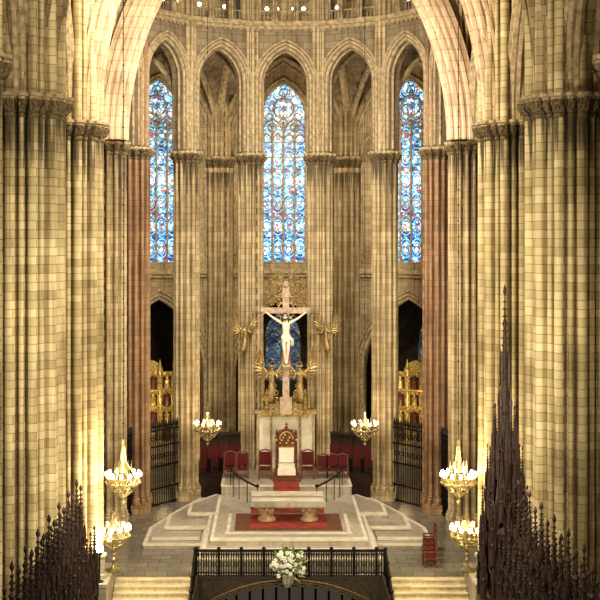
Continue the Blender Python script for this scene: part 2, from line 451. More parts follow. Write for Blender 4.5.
transverse('transverse_arch', 38.0, 7.6, 14.5, 1.6, M_wall, rad=1.1)
mb = MB()
panel(mb, -17, 17, .0, .9, 17.9, 34, [(0, 8.5, 17.9, 18.0, 13.2)])
mb.obj('wall_chancel_arch', M_wall, loc=(0, 55.1, 0))
for s, nm in ((-1, 'left'), (1, 'right')):
    w = empty('wall_nave_'+nm)
    mb = MB(); mbm = MB()
    for (y0, y1) in ((29, 38), (38, 46.6), (46.6, 55.5)):
        hwid = (y1-y0)/2; c = (y0+y1)/2
        panel(mb, y0, y1, -.5, .5, 17.9, 33, [(c, hwid-1.3, 17.9, 18.3, 5.2)])
        for e, yo in ((0, -.3), (.22, -.5), (.45, -.58), (0, .3)):
            mbm.tube(arch_path(hwid-1.3+e, 17.9, 18.3, 5.2+e, y=yo, u0=c), .14, 6)
    for b_, nme, mt in ((mb, 'arcade', M_wall), (mbm, 'mouldings', M_mould)):
        b_.v = [(s*8.9+s*q[1], q[0], q[2]) for q in b_.v]
        b_.obj(nme, mt, w)
    mb = MB(); mb.box(min(s*17, s*17.5), max(s*17, s*17.5), 20, 60, -1.3, 30)
    for yy in (29, 38, 46.6, 55.5):
        for q in (-.35, 0, .35): mb.lathe([(.24, 0), (.24, 24)], (s*16.9, yy+q, -1), 10)
    mb.obj('wall_aisle_'+nm, M_wall)
    mb = MB(); mb.box(min(s*9.2, s*17.2), max(s*9.2, s*17.2), 20, 56, 25.5, 25.9)
    mb.obj('ceiling_aisle_'+nm, M_wallin)

# ------------------------------------------------------------------ floor, stairs, platforms
mb = MB()
mb.prism([(-18, 48.4), (-3.7, 48.4), (-3.7, 48.0), (3.7, 48.0), (3.7, 48.4), (18, 48.4), (18, 82), (-18, 82)], -.15, 0)
mb.obj('floor', M_floor)
mb = MB(); mb.box(-18, 18, 5, 41.6, -1.5, -1.3); mb.obj('floor_nave', M_floor)
for s in (-1, 1):
    mb = MB()
    for k in range(1, 8):
        x0, x1 = sorted((s*3.95, s*7.0))
        d = 48.4-.36*(k-1)
        mb.mi = 0; mb.box(x0, x1, d-.36, 48.4, -.17*k-.17, -.17*k-.001)
        mb.mi = 1; mb.box(x0, x1, d-.39, d-.30, -.17*k-.05, -.17*k+.006)
    mb.obj('chancel_stairs', [M_stairs, M_nose])
    mb = MB(); x0, x1 = sorted((s*7.02, s*7.9))
    mb.box(x0, x1, 45.5, 48.4, -1.5, .25); mb.box(x0-.05, x1+.05, 45.4, 48.45, .25, .38)
    mb.lathe([(.26, 0), (.26, .15), (.18, .2), (.18, .75), (.26, .85), (.26, .95)], (s*7.35, 46.3, .38), 8)
    mb.obj('stair_parapet', M_marble)
# crypt front
mb = MB()
panel(mb, -3.7, 3.7, 0, .6, -3.5, -.16, [(0, 3.25, -3.5, -1.15, .85)])
mb.mi = 1
for e, yo in ((0, 0), (-.22, .1), (.16, -.05)):
    mb.tube(arch_path(3.25+e, -3, -1.15, .85+e*.7, y=yo), .04, 6)
mb.mi = 2
panel(mb, -3.7, 3.7, 2.0, 2.3, -3.5, -.16, [(0, 2.6, -3.5, -1.3, .9)])
for q in range(-5, 6): mb.tube([(q*.55, 2.1, -3.5), (q*.55, 2.1, -.3)], .05, 5)
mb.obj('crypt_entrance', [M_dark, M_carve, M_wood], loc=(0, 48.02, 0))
mb = MB(); mb.box(-3.9, -3.72, 43, 48.0, -3.5, -.16); mb.box(3.72, 3.9, 43, 48.0, -3.5, -.16); mb.box(-3.7, 3.7, 43, 51, -3.6, -3.5)
mb.obj('crypt_well', M_dark)
# crypt railing
mb = MB()
def rail(p, q, h=1.0, sp=.10):
    p = Vector(p); q = Vector(q); n = max(2, int((q-p).length/sp)); up = Vector((0, 0, h))
    mb.tube([p+up, q+up], .055, 6); mb.tube([p+up*.86, q+up*.86], .025, 5); mb.tube([p+up*.12, q+up*.12], .035, 5)
    for i in range(n+1):
        c = p+(q-p)*i/n
        mb.tube([c, c+up], .055 if i % 9 == 0 else .024, 5)
        if i < n and i % 2 == 0:
            e = p+(q-p)*(i+1)/n
            mb.tube([c+up*.7, (c+e)/2+up*.85, e+up*.7], .018, 4)
        if i % 9 == 0: mb.ball(c+up*1.08, .08, 6)
        if i % 3 == 1:
            mb.tube([c+Vector((.07*cos(t*pi/4), 0, .45+.07*sin(t*pi/4))) for t in range(8)], .016, 4, True)
rail((-3.75, 47.95, 0), (3.75, 47.95, 0))
for s in (-1, 1): rail((s*3.8, 47.85, 0), (s*3.8, 44.2, -1.3))
mb.obj('crypt_railing', M_iron)

# altar platform: stepped tiers, pale nosings
mb = MB()
def tier(hw, yf, yb, hwb, z0, z1, yk=None, nose=.14, sn=.12):
    ym = yk or yf+(yb-yf)*.35
    poly = [(-hw, yf), (hw, yf), (hw, ym), (hwb, yb), (-hwb, yb), (-hw, ym)]
    mb.mi = 0; mb.prism(poly, z0, z1-.002)
    mb.mi = 1
    for ei, (a, b) in enumerate(zip(poly, poly[1:]+poly[:1])):
        if a[1] == yb and b[1] == yb: continue
        A = Vector((*a, 0)); B = Vector((*b, 0)); d = (B-A).normalized(); nn = Vector((-d.y, d.x, 0))
        if nn.dot(Vector((0, (yf+yb)/2, 0))-A) < 0: nn = -nn
        w = nose if ei == 0 else sn
        q = [A-nn*.03, B-nn*.03, B+nn*w, A+nn*w]
        mb.prism([(p.x, p.y) for p in q], z1-.07+.003*ei, z1+.004+.003*ei)
tier(6.3, 52.0, 60.6, 4.6, 0, .2, 55.0, .22, .14)
tier(5.55, 54.1, 60.4, 4.3, .2, .4, 56.6, .42)
tier(4.65, 55.9, 60.2, 3.5, .4, .6, 58.2, .42)
tier(3.75, 49.3, 58, 3.75, 0, .3, 57)
tier(3.6, 49.75, 58, 3.6, .3, .55, 57, .3)
tier(3.3, 50.5, 59, 3.3, .55, .8, 58, .35)
tier(3.2, 59.0, 63.0, 3.2, .0, 1.3, 62.0, .15)
mb.mi = 1; mb.box(-2.75, 2.75, 51.4, 51.7, .8, .812)
for s in (-1, 1):
    x0, x1 = sorted((s*2.55, s*2.7)); mb.box(x0, x1, 51.7, 55.1, .8, .812)
    mb.mi = 0; x0, x1 = sorted((s*3.9, s*6.0)); mb.box(x0, x1, 52.75, 54.05, .205, .29)
    mb.mi = 1; mb.box(x0, x1, 52.7, 52.95, .21, .30)
mb.obj('altar_platform', [M_marble, M_nose])
mb = MB(); mb.box(-2.35, 2.35, 52.0, 55.1, .8, .82); mb.mi = 1
mb.box(-1.7, 1.7, 52.4, 55.0, .82, .83)
mb.obj('altar_rug', [M_rug, M_carpet])
mb = MB()
mb.box(-1.7, 1.7, 55.3, 57.4, .8, .825)
for k in range(4): mb.box(-.62, .62, 57.5+.38*k, 59.05, .8+.125*k, .8+.125*(k+1)+.01)
mb.box(-.62, .62, 59.05, 60.2, 1.3, 1.32)
mb.obj('red_carpet', M_carpet)
# altar
mb = MB(); mb.mi = 0
mb.box(-1.62, 1.62, 53.2, 54.6, 1.55, 1.72); mb.box(-1.55, 1.55, 53.27, 54.53, 1.48, 1.55)
mb.mi = 1
for u in (-.95, .95):
    mb.lathe([(.42, 0), (.42, .1), (.33, .16), (.30, .22), (.34, .35), (.42, .55), (.46, .6), (.46, .68)], (u, 53.9, .82), 12, 1, 1)
    for q in range(8):
        a = q*pi/4; mb.ball((u+.38*cos(a), 53.9+.38*sin(a), 1.32), .09, 6)
mb.mi = 2; mb.box(-1.64, 1.64, 53.6, 54.2, 1.72, 1.735); mb.box(-1.655, -1.62, 53.6, 54.2, 1.45, 1.735); mb.box(1.62, 1.655, 53.6, 54.2, 1.45, 1.735)
mb.obj('altar_table', [M_marble, M_mould, M_nose])
mb = MB(); mb.box(-1.6, 1.6, 56.0, 56.5, .82, 1.45); mb.mi = 1; mb.box(-1.68, 1.68, 55.9, 56.6, 1.45, 1.53)
mb.obj('credence_table', [M_carpet, M_nose])

# curved stair rails
for s in (-1, 1):
    mb = MB()
    pts = [Vector((s*(2.75-1.35*t**1.6), 59.2-2.2*t, 0)) for t in [i/12 for i in range(13)]]
    zz = [1.3-.5*i/12 for i in range(13)]
    base = [Vector((p.x, p.y, z)) for p, z in zip(pts, zz)]
    mb.tube([p+Vector((0, 0, .85)) for p in base], .05, 6)
    for p in base[::3]: mb.tube([Vector((p.x, p.y, .8 if p.y < 59 else 1.3)), p+Vector((0, 0, .85))], .02, 5)
    mb.ball(base[-1]+Vector((0, 0, .9)), .08, 8)
    mb.obj('curved_handrail', M_iron)

# ------------------------------------------------------------------ throne and screen
mb = MB()
mb.box(-1.5, 1.5, 62.2, 62.6, 1.3, 4.35)
mb.mi = 1; mb.box(-1.6, 1.6, 62.0, 62.7, 4.35, 4.5); mb.box(-1.55, 1.55, 62.1, 62.2, 1.3, 1.55)
for u in (-1.42, -.75, .75, 1.42): mb.box(u-.06, u+.06, 62.12, 62.2, 1.55, 4.35)
mb.mi = 2; mb.box(-1.45, 1.45, 62.05, 62.12, 4.22, 4.34)
mb.obj('marble_screen', [M_white, M_mould, M_gold])
def throne(x, y, z):
    o = empty('bishops_throne', (x, y, z)); mb = MB()
    mb.box(-.7, .7, -.6, .7, 0, .15); mb.box(-.6, .6, -.5, .6, .15, .25)
    for u in (-.48, .48):
        for v in (-.38, .42): mb.lathe([(.07, 0), (.09, .08), (.05, .15), (.06, .3)], (u, v, .25), 8)
        mb.box(u-.06, u+.06, -.4, .45, .95, 1.03)
        mb.lathe([(.06, 0), (.04, .1), (.06, .3), (.05, .45)], (u, -.36, .55), 8)
        mb.ball((u, -.42, 1.02), .1, 8)
        mb.lathe([(.07, 0), (.07, 1.7), (.11, 1.75), (.04, 1.85), (.09, 1.95), (.01, 2.15)], (u, .45, .3), 8)
    mb.box(-.52, .52, -.42, .5, .5, .6)
    panel(mb, -.45, .45, .42, .5, .6, 1.95, [])
    P = arch_path(.45, 0, 0, .5)
    mb.add([(p[0], .40, 1.95+p[2]) for p in P]+[(p[0], .5, 1.95+p[2]) for p in P], [tuple(range(len(P))), tuple(range(2*len(P)-1, len(P)-1, -1))]+[(i, i+1, len(P)+i+1, len(P)+i) for i in range(len(P)-1)])
    mb.tube([(p[0], .38, 1.95+p[2]) for p in P], .06, 6)
    mb.ball((0, .42, 2.52), .1, 8); mb.tube([(0, .42, 2.5), (0, .42, 2.8)], .03, 5); mb.tube([(-.1, .42, 2.7), (.1, .42, 2.7)], .03, 5)
    for u in (-.3, .3): mb.ball((u, .4, 2.35), .08, 6)
    mb.obj('frame', M_woodr, o)
    mb = MB(); mb.tube([(p[0]*.75, .36, 1.95+p[2]*.75) for p in P], .045, 6)
    for k in range(9): mb.ball((-.32+.08*k, .37, 1.75+.14*(k % 4)), .055, 6)
    for u in (-.5, .5): mb.ball((u, .38, 1.9), .07, 6)
    mb.box(-.4, .4, .37, .42, 1.5, 1.56)
    mb.obj('gilding', M_gold, o)
    mb = MB(); mb.box(-.42, .42, -.42, .38, .6, .74); mb.box(-.38, .38, .32, .42, .78, 1.5); mb.box(-.45, .45, -.46, -.42, .28, .62)
    mb.obj('cushion', M_white, o)
throne(.02, 60.4, 1.32)
def armchair(x, y, z, rz=0, s=1.0):
    mb = MB()
    for u in (-.27, .27):
        for v in (-.25, .25): mb.box(u-.03, u+.03, v-.03, v+.03, 0, 1.15 if v > 0 else .68)
        mb.box(u-.035, u+.035, -.28, .28, .66, .71)
    mb.box(-.27, .27, -.25, .25, .36, .42)
    mb.mi = 1; mb.box(-.26, .26, -.26, .22, .42, .5); mb.box(-.24, .24, .21, .27, .55, 1.12)
    mb.mi = 0; mb.tube([(-.27, .25, 1.15), (0, .25, 1.24), (.27, .25, 1.15)], .035, 5)
    mb.v = [(a*s, b*s, c*s) for a, b, c in mb.v]
    mb.obj('armchair', [M_woodr, M_red], loc=(x, y, z), rz=rz)
for x in (-1.05, 1.1): armchair(x, 60.7, 1.3, 0, 1.15)
for x in (-2.85, -2.2, 1.85, 2.35, 2.88): armchair(x, 60.9, 1.3, 0, 1.05 if x < 0 else .95)
for k in range(4): armchair(5.75+.12*k, 49.3+.85*k, 0, -pi/2, .95)
for i in (2, 4):
    am = ang[i]+STEP/2; x, y = polar(apo-.05, am); mb = MB()
    mb.box(-1.3, 1.3, .1, .25, 0, 3.2)
    mb.box(-1.3, 1.3, -.5, .1, .0, 1.3); mb.mi = 1; mb.box(-1.25, 1.25, .04, .1, 1.5, 2.6); mb.mi = 0
    for k in range(5):
        u = -1.3+.65*k; mb.box(u-.04, u+.04, -.5, .1, 1.3, 2.0); mb.box(u-.05, u+.05, 0, .12, 1.3, 3.2)
        mb.lathe([(.06, 0), (.08, .05), (.01, .4)], (u, .05, 3.2), 6)
    mb.box(-1.35, 1.35, -.1, .3, 3.15, 3.25)
    mb.obj('sedilia_stall', [M_wood, M_red], loc=(x, y, 0), rz=-radians(am))
for i in (0, 1, 5, 6):
    am = ang[i]+STEP/2; x, y = polar(apo, am); mb = MB()
    for k in range(15):
        u = -1.12+.16*k
        mb.tube([(u, 0, 0), (u, 0, 3.9)], .03, 5); mb.lathe([(.03, 0), (.07, .1), (.005, .4)], (u, 0, 3.9), 6)
    for z in (.1, .9, 2.0, 3.0, 3.8): mb.box(-1.2, 1.2, -.04, .04, z-.04, z+.04)
    for k in range(7):
        u = -.96+.32*k
        for z in (2.5, 3.4): mb.tube([(u+.12*cos(q*pi/5), 0, z+.12*sin(q*pi/5)) for q in range(10)], .018, 4, True)
    mb.obj('iron_grille', M_iron, loc=(x, y, 0), rz=-radians(am))

# gilded retables in the side chapels
for i in (1, 2, 4, 5):
    am = ang[i]+STEP/2; x, y = polar(apoO+.9, am); mb = MB()
    mb.mi = 1; mb.box(-1.9, 1.9, -.1, .9, 0, 1.1); mb.mi = 0
    mb.box(-2.0, 2.0, .2, .5, 1.1, 5.4)
    for c in range(6):
        u = -2.25+.9*c; mb.lathe([(.12, 0), (.12, .2), (.08, .3), (.08, 4.1), (.16, 4.3), (.06, 4.5), (.12, 4.6), (.01, 5.1)], (u, .1, 1.1), 8)
    for r in range(4):
        for c in range(5):
            u = -1.8+.9*c; z = 1.25+1.05*r
            mb.mi = 0; mb.tube(arch_path(.33, z, z+.6, .32, y=.12, u0=u), .045, 5)
            for q in (-.2, .2): mb.ball((u+q, .12, z+.95), .06, 5)
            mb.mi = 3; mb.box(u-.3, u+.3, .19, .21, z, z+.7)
            mb.mi = 2 if (r+c) % 2 else 0
            mb.lathe([(.2, 0), (.15, .35), (.18, .5), (.07, .6), (.1, .68), (.1, .74), (.02, .8)], (u, .1, z), 8)
            mb.mi = 0
        mb.box(-2.25, 2.25, 0, .3, 1.12+1.05*r, 1.22+1.05*r)
    P = arch_path(.7, 0, 0, 1.2)
    mb.add([(p[0], .2, 5.4+p[2]*.6) for p in P]+[(p[0], .4, 5.4+p[2]*.6) for p in P], [tuple(range(len(P)))]+[(j, j+1, len(P)+j+1, len(P)+j) for j in range(len(P)-1)])
    mb.obj('gilded_retable', [M_gold, M_mould, M_woodr, M_dark], loc=(x, y, 0), rz=-radians(am))

# ------------------------------------------------------------------ figures
def skin(name, verts, edges, radii, mats, parent, sub=2, loc=(0, 0, 0), scale=1):
    me = bpy.data.meshes.new(name); me.from_pydata([tuple(Vector(v)*scale) for v in verts], edges, [])
    o = bpy.data.objects.new(name, me); COL.objects.link(o)
    md = o.modifiers.new('Skin', 'SKIN'); md.use_smooth_shade = True
    for i, r in enumerate(radii):
        rr = r if isinstance(r, tuple) else (r, r)
        me.skin_vertices[0].data[i].radius = (rr[0]*scale, rr[1]*scale)
        me.skin_vertices[0].data[i].use_root = (i == 0)
    o.modifiers.new('Sub', 'SUBSURF').levels = sub; o.modifiers['Sub'].render_levels = sub
    me.materials.append(mats); o.parent = parent; o.location = loc
    return o
cr = empty('crucifix', (0.0, 61.0, 0))
mb = MB()
mb.box(-.17, .17, 0, .16, 5.3, 11.0); mb.box(-1.15, 1.15, -.01, .15, 9.62, 9.92)
for u in (-1.15, 1.15):
    mb.tube([(u, .07, 9.6), (u, .07, 9.94)], .1, 8); mb.ball((u*1.03, .07, 9.77), .16, 8)
mb.ball((0, .07, 11.08), .2, 8); mb.box(-.24, .24, -.04, 0, 10.45, 10.65); mb.box(-.2, .2, -.28, 0, 6.92, 7.05)
mb.box(-.3, .3, -.1, .25, 4.5, 5.35)
mb.obj('cross', M_cross, cr)
mb = MB()
mb.tube([(.42*cos(q*pi/12), .1, 9.77+.42*sin(q*pi/12)) for q in range(24)], .035, 5, True)
for q in range(16):
    a = q*pi/8+.2; mb.tube([(.42*cos(a), .1, 9.77+.42*sin(a)), (.6*cos(a), .1, 9.77+.6*sin(a))], [.03, .008], 4)
mb.obj('halo', M_gold, cr)
Z0 = 7.05; K = 1.5
V = [(0, -.10, .93), (0.0, -.13, 1.08), (0, -.14, 1.25), (0, -.12, 1.38), (0, -.12, 1.46), (-.02, -.16, 1.53),
     (.17, -.11, 1.42), (.40, -.07, 1.55), (.60, -.05, 1.70), (.67, -.05, 1.76),
     (-.17, -.11, 1.42), (-.40, -.07, 1.55), (-.60, -.05, 1.70), (-.67, -.05, 1.76),
     (.09, -.11, .88), (.07, -.22, .50), (.035, -.12, .12), (.02, -.20, .03),
     (-.09, -.11, .88), (-.06, -.24, .50), (-.02, -.15, .12), (-.01, -.24, .03)]
E = [(0, 1), (1, 2), (2, 3), (3, 4), (4, 5), (3, 6), (6, 7), (7, 8), (8, 9), (3, 10), (10, 11), (11, 12), (12, 13), (0, 14), (14, 15), (15, 16), (16, 17), (0, 18), (18, 19), (19, 20), (20, 21)]
Rr = [(.14, .10), (.115, .085), (.15, .11), (.13, .09), .055, .05, .06, .042, .03, .032, .06, .042, .03, .032, .085, .06, .035, .03, .085, .06, .035, .03]
skin('christ_body', V, E, Rr, M_body, cr, 2, (0, 0, Z0), K)
mb = MB()
def P_(x, y, z): return Vector((x*K, y*K, Z0+z*K))
mb.ball(P_(-.03, -.18, 1.60), .105*K, 14, .82, .95, 1.15)
mb.tube([P_(-.035, -.275, 1.625), P_(-.036, -.30, 1.595), P_(-.036, -.27, 1.585)], [.008*K, .017*K, .01*K], 6)
for s in (-1, 1):
    mb.ball(P_(-.03+s*.085, -.17, 1.60), .02*K, 6, .6, 1, 1.5)
    mb.ball(P_(-.033+s*.033, -.268, 1.62), .013*K, 6)
    for q, (dx, dz, l) in enumerate(((.9, .45, .075), (.75, .65, .085), (.6, .8, .08), (.4, .92, .065), (.15, -.2, .05))):
        a = P_(s*.68, -.05-.004*q, 1.775); d = Vector((s*dx, 0, dz)).normalized()*l*K
        mb.tube([a, a+d*.5+Vector((0, -.02, 0)), a+d*.8+Vector((0, -.07, 0))], [.014*K, .012*K, .008*K], 5)
mb.obj('christ_head_and_hands', M_body, cr, smooth=True)
mb = MB()
mb.ball(P_(-.03, -.155, 1.63), .115*K, 12, .9, .9, 1.05)
for s in (-1, 1): mb.tube([P_(-.03+s*.09, -.16, 1.62), P_(-.03+s*.11, -.19, 1.52), P_(-.02+s*.10, -.2, 1.42)], [.03*K, .035*K, .012*K], 6)
mb.tube([P_(-.09, -.24, 1.56), P_(-.035, -.28, 1.52), P_(.03, -.24, 1.56)], [.02*K, .035*K, .02*K], 6)
mb.tube([P_(-.035+.115*cos(q*pi/6), -.17+.11*sin(q*pi/6), 1.655+.01*(-1)**q) for q in range(12)], .016*K, 5, True)
mb.obj('hair_and_thorns', M_hair, cr, smooth=True)
mb = MB()
mb.lathe([(.11*K, -.13*K), (.15*K, -.1*K), (.165*K, 0), (.15*K, .08*K), (.13*K, .1*K)], P_(0, -.12, .90), 16, 1.05, .85)
for q in range(5): mb.tube([P_(.13, -.2+.02*q, .95), P_(.19+.012*q, -.2+.02*q, .84), P_(.17+.02*q, -.18+.02*q, .62)], [.02*K, .03*K, .012*K], 5)
for q in range(4): mb.tube([P_(-.15, -.2, .93-.035*q), P_(0, -.26, .90-.045*q), P_(.15, -.2, .95-.03*q)], .016*K, 5)
mb.obj('loincloth', M_cloth, cr, smooth=True)

def angel(name, x, y, z, s, mat, face=1, rz=0):
    o = empty(name, (x, y, z)); o.rotation_euler = (0, 0, rz); o.scale = (s, s, s)
    V = [(0, 0, .95), (0, .02, .6), (face*-.06, .04, .3), (face*-.16, .08, .02), (0, -.02, 1.15), (0, -.03, 1.32), (face*.02, -.05, 1.46), (face*.03, -.07, 1.56),
         (.16, -.04, 1.3), (.28, -.15, 1.12), (.28+face*.16, -.25, 1.28), (-.16, -.04, 1.3), (-.28, -.15, 1.12), (-.28+face*.2, -.25, 1.22)]
    E = [(0, 1), (1, 2), (2, 3), (0, 4), (4, 5), (5, 6), (6, 7), (5, 8), (8, 9), (9, 10), (5, 11), (11, 12), (12, 13)]
    R = [(.13, .11), (.19, .15), (.22, .17), (.25, .17), (.13, .1), (.13, .09), .05, .1, .065, .055, .035, .065, .055, .035]
    skin('body', V, E, R, mat, o, 2)
    mb = MB()
    for sd in (-1, 1):
        for f in range(9):
            t = f/8; a = radians(78-95*t); L = .95-.25*t
            r0 = Vector((sd*(.1+.30*(1-t)), .12, 1.25+.30*(1-t)))
            tip = r0+Vector((sd*cos(a)*L*.8, .08, sin(a)*L))
            nrm = Vector((-sin(a)*sd, 0, cos(a))).normalized()*.075
            mid = (r0+tip)/2+Vector((0, .05, 0))
            mb.add([r0+nrm*.6, r0-nrm*.6, mid-nrm, tip, mid+nrm, mid+Vector((0, -.05, 0))], [(0, 1, 5), (1, 2, 5), (2, 3, 5), (3, 4, 5), (4, 0, 5), (0, 4, 3, 2, 1)])
        mb.tube([(sd*.08, .08, 1.2), (sd*.25, .12, 1.4), (sd*.42, .12, 1.62)], [.06, .07, .03], 6)
    mb.tube([(.14*cos(q*pi/8)+face*.03, 0.02, 1.66+.14*sin(q*pi/8)) for q in range(16)], .015, 4, True)
    for q in range(6):
        a = q/6*2*pi; mb.ball((face*.03+.09*cos(a), -.03+.09*sin(a), 1.62), .05, 6)
    mb.tube([(-.2, -.1, .5), (-.3, -.02, .25), (-.42, .02, .05)], [.03, .06, .02], 5)
    mb.obj('wings', mat, o)
angel('gilded_angel', -.72, 61.1, 5.0, 1.2, M_bronze, 1)
angel('gilded_angel', .72, 61.1, 5.0, 1.2, M_bronze, -1)
angel('column_angel', -2.1, 62.35, 7.5, .9, M_bronze, 1, .3)
angel('column_angel', 2.1, 62.35, 7.5, .9, M_bronze, -1, -.3)
# carved & gilded pedestal with niches, colonnettes and scrolls
mb = MB()
mb.box(-1.25, 1.25, 61.0, 62.3, 4.5, 4.72); mb.box(-1.05, 1.05, 61.2, 62.2, 4.72, 5.0)
random.seed(3)
for k in range(7):
    u = -.93+.31*k
    mb.tube(arch_path(.12, 4.74, 4.86, .12, y=61.16, u0=u), .02, 4); mb.ball((u, 61.14, 4.82), .06, 6, sz=1.4)
    mb.ball((u, 60.98, 4.61), .07, 6)
for s in (-1, 1):
    for k in range(5):
        zc = 5.15+.38*k; r = .2-.02*k; xc = s*(.45+.08*k)
        mb.tube([(xc+s*(r*(1-q/16))*cos(q*pi/5), 61.2, zc+(r*(1-q/16))*sin(q*pi/5)) for q in range(14)], .045, 5)
    mb.lathe([(.12, 0), (.09, .1), (.06, 2.1), (.13, 2.2), (.05, 2.4), (.01, 2.8)], (s*1.15, 61.3, 4.72), 8)
    mb.lathe([(.14, 0), (.16, .1), (.08, .2), (.12, .5), (.05, .7), (.1, .85), (.01, 1.1)], (s*.98, 60.95, 4.72), 8)
mb.obj('crucifix_pedestal', M_bronze)
mb = MB()
for s in (-1, 1):
    for (cx, cz, r) in ((.35, 10.25, .24), (.75, 10.15, .22), (.55, 10.62, .2), (.9, 10.55, .18), (.3, 10.95, .2), (.62, 11.1, .16), (.95, 10.95, .12), (.25, 11.35, .13)):
        mb.tube([(s*(cx+r*(1-q/22)*cos(q*pi/6)), 61.25, cz+r*(1-q/22)*sin(q*pi/6)) for q in range(20)], .045, 5)
    mb.tube([(s*1.05, 61.25, 9.9), (s*1.1, 61.25, 10.6), (s*.85, 61.25, 11.3), (s*.15, 61.25, 11.6)], .05, 5)
    mb.tube([(s*1.05, 61.25, 9.95), (s*.9, 61.4, 9.6), (s*1.6, 63.0, 9.5)], .03, 5)
    for k in range(6): mb.lathe([(.05, 0), (.02, .12), (.0, .22)], (s*(.15+.17*k), 61.25, 11.6-.05*k*k*.35), 5)
mb.obj('filigree_canopy', M_bronze)

# ------------------------------------------------------------------ hanging lamps
def corona(name, x, y, z, R, ztop, n=10, tall=1.7, big=True):
    o = empty(name, (x, y, z)); mb = MB()
    mb.tube([(R*cos(q*pi/12), R*sin(q*pi/12), 0) for q in range(24)], .05, 6, True)
    mb.tube([(R*.97*cos(q*pi/12), R*.97*sin(q*pi/12), .22) for q in range(24)], .03, 5, True)
    mb.tube([(R*.6*cos(q*pi/12), R*.6*sin(q*pi/12), -.3) for q in range(24)], .03, 5, True)
    for q in range(n*2):
        a = q*pi/n
        mb.tube([(R*cos(a), R*sin(a), 0), (R*.98*cos(a+pi/n/2), R*.98*sin(a+pi/n/2), .2), (R*cos(a+pi/n), R*sin(a+pi/n), 0)], .02, 4)
    for q in range(n):
        a = q*2*pi/n
        c, s_ = cos(a), sin(a)
        mb.tube([(R*c, R*s_, 0), (R*.6*c, R*.6*s_, -.3), (R*.2*c, R*.2*s_, -.5), (0, 0, -.6)], .025, 4)
        mb.lathe([(.05, 0), (.08, .05), (.03, .1), (.03, .28)], (R*1.05*c, R*1.05*s_, 0), 6)
        if q % 2 == 0:
            mb.tube([(R*.8*c, R*.8*s_, .1), (R*.5*c, R*.5*s_, tall*.3), (R*.16*c, R*.16*s_, tall*.5), (0.03*c, 0.03*s_, tall)], .022, 4)
            mb.lathe([(.06, 0), (.03, .15), (.0, .4)], (R*.5*c, R*.5*s_, tall*.3), 5)
    mb.lathe([(.02, -.8), (.1, -.68), (.04, -.6), (.12, -.5), (.03, -.3), (.03, tall*.2), (.14, tall*.25), (.11, tall*.5), (.06, tall*.62), (.03, tall*.8), (.08, tall*.85), (.02, tall)], (0, 0, 0), 10)
    mb.obj('crown', M_brass, o)
    mb = MB()
    for q in range(n):
        a = q*2*pi/n; mb.ball((R*1.05*cos(a), R*1.05*sin(a), .36), .065 if big else .05, 6, sz=1.6)
    mb.obj('bulbs', M_bulb, o)
    if ztop:
        mb = MB(); mb.tube([(0, 0, tall), (0, 0, ztop-z)], .018, 4)
        k = tall
        while k < ztop-z: mb.ball((0, 0, k), .035, 4); k += .6
        mb.obj('chain', M_iron, o)
    return o
def point(name, loc, P, col=(1, .78, .5), r=.5):
    L = bpy.data.lights.new(name, 'POINT'); L.energy = P; L.color = col; L.shadow_soft_size = r
    o = bpy.data.objects.new(name, L); COL.objects.link(o); o.location = loc
for s in (-1, 1):
    corona('chandelier', s*6.45, 46.2, 4.05, .62, 30, 12)
    corona('sanctuary_lamp', s*3.93, 60.0, 3.85, .6, 24.9, 10, .9, False)
    o = corona('standing_candelabrum', s*6.95, 47.2, 1.75, .6, None, 12, 1.0)
    mb = MB(); mb.lathe([(.3, -1.37), (.3, -1.3), (.1, -1.2), (.05, -1.1), (.09, -.9), (.05, -.8), (.05, -.5)], (0, 0, 0), 10)
    mb.obj('stem', M_brass, o)
    point('chandelier_light', (s*6.1, 44.7, 4.8), 330, (1, .80, .48), .4)
    point('candelabrum_light', (s*5.6, 46.0, 2.6), 150, (1, .84, .52), .3)
    point('sanctuary_light', (s*3.93, 59.6, 4.9), 60, (1, .76, .45), .3)
mb = MB(); mb.lathe([(.16, 0), (.16, .04), (.03, .08), (.03, 1.0), (.1, 1.05), (.12, 1.2)], (0, 0, 0), 8); mb.mi = 1; mb.ball((0, -.05, 1.28), .15, 8)
mb.obj('spot_lamp', [M_iron, M_star], loc=(-7.3, 45.75, .38))

# flowers on crypt railing
mb = MB(); mb.lathe([(.12, 0), (.2, .15), (.24, .45), (.2, .5)], (0, 0, -.65), 10)
mb.tube([(0, .15, -.6), (0, .45, -.3)], .05, 5)
random.seed(5)
for k in range(190):
    a = random.uniform(0, 2*pi); e = random.uniform(-.7, 1.3); r = random.uniform(.25, .72)
    c = Vector((r*cos(a)*cos(e)*1.05, r*sin(a)*cos(e)*.6, .15+r*sin(e)*1.1))
    mb.mi = 1 if k % 5 < 3 else 2
    if mb.mi == 1:
        d = c.normalized()*.22; n_ = d.orthogonal().normalized()*.05
        mb.add([c-d*.5, c+n_, c+d, c-n_], [(0, 1, 2, 3)])
    else:
        for p in range(5):
            q = p*2*pi/5; mb.ball(c+Vector((.05*cos(q), -.02, .05*sin(q))), .045, 5)
    if k % 6 == 0: mb.mi = 1; mb.tube([(0, 0, -.3), c*.6, c], .012, 3)
mb.obj('flower_arrangement', [M_marble, M_leaf, M_petal], loc=(-.1, 47.45, .35))

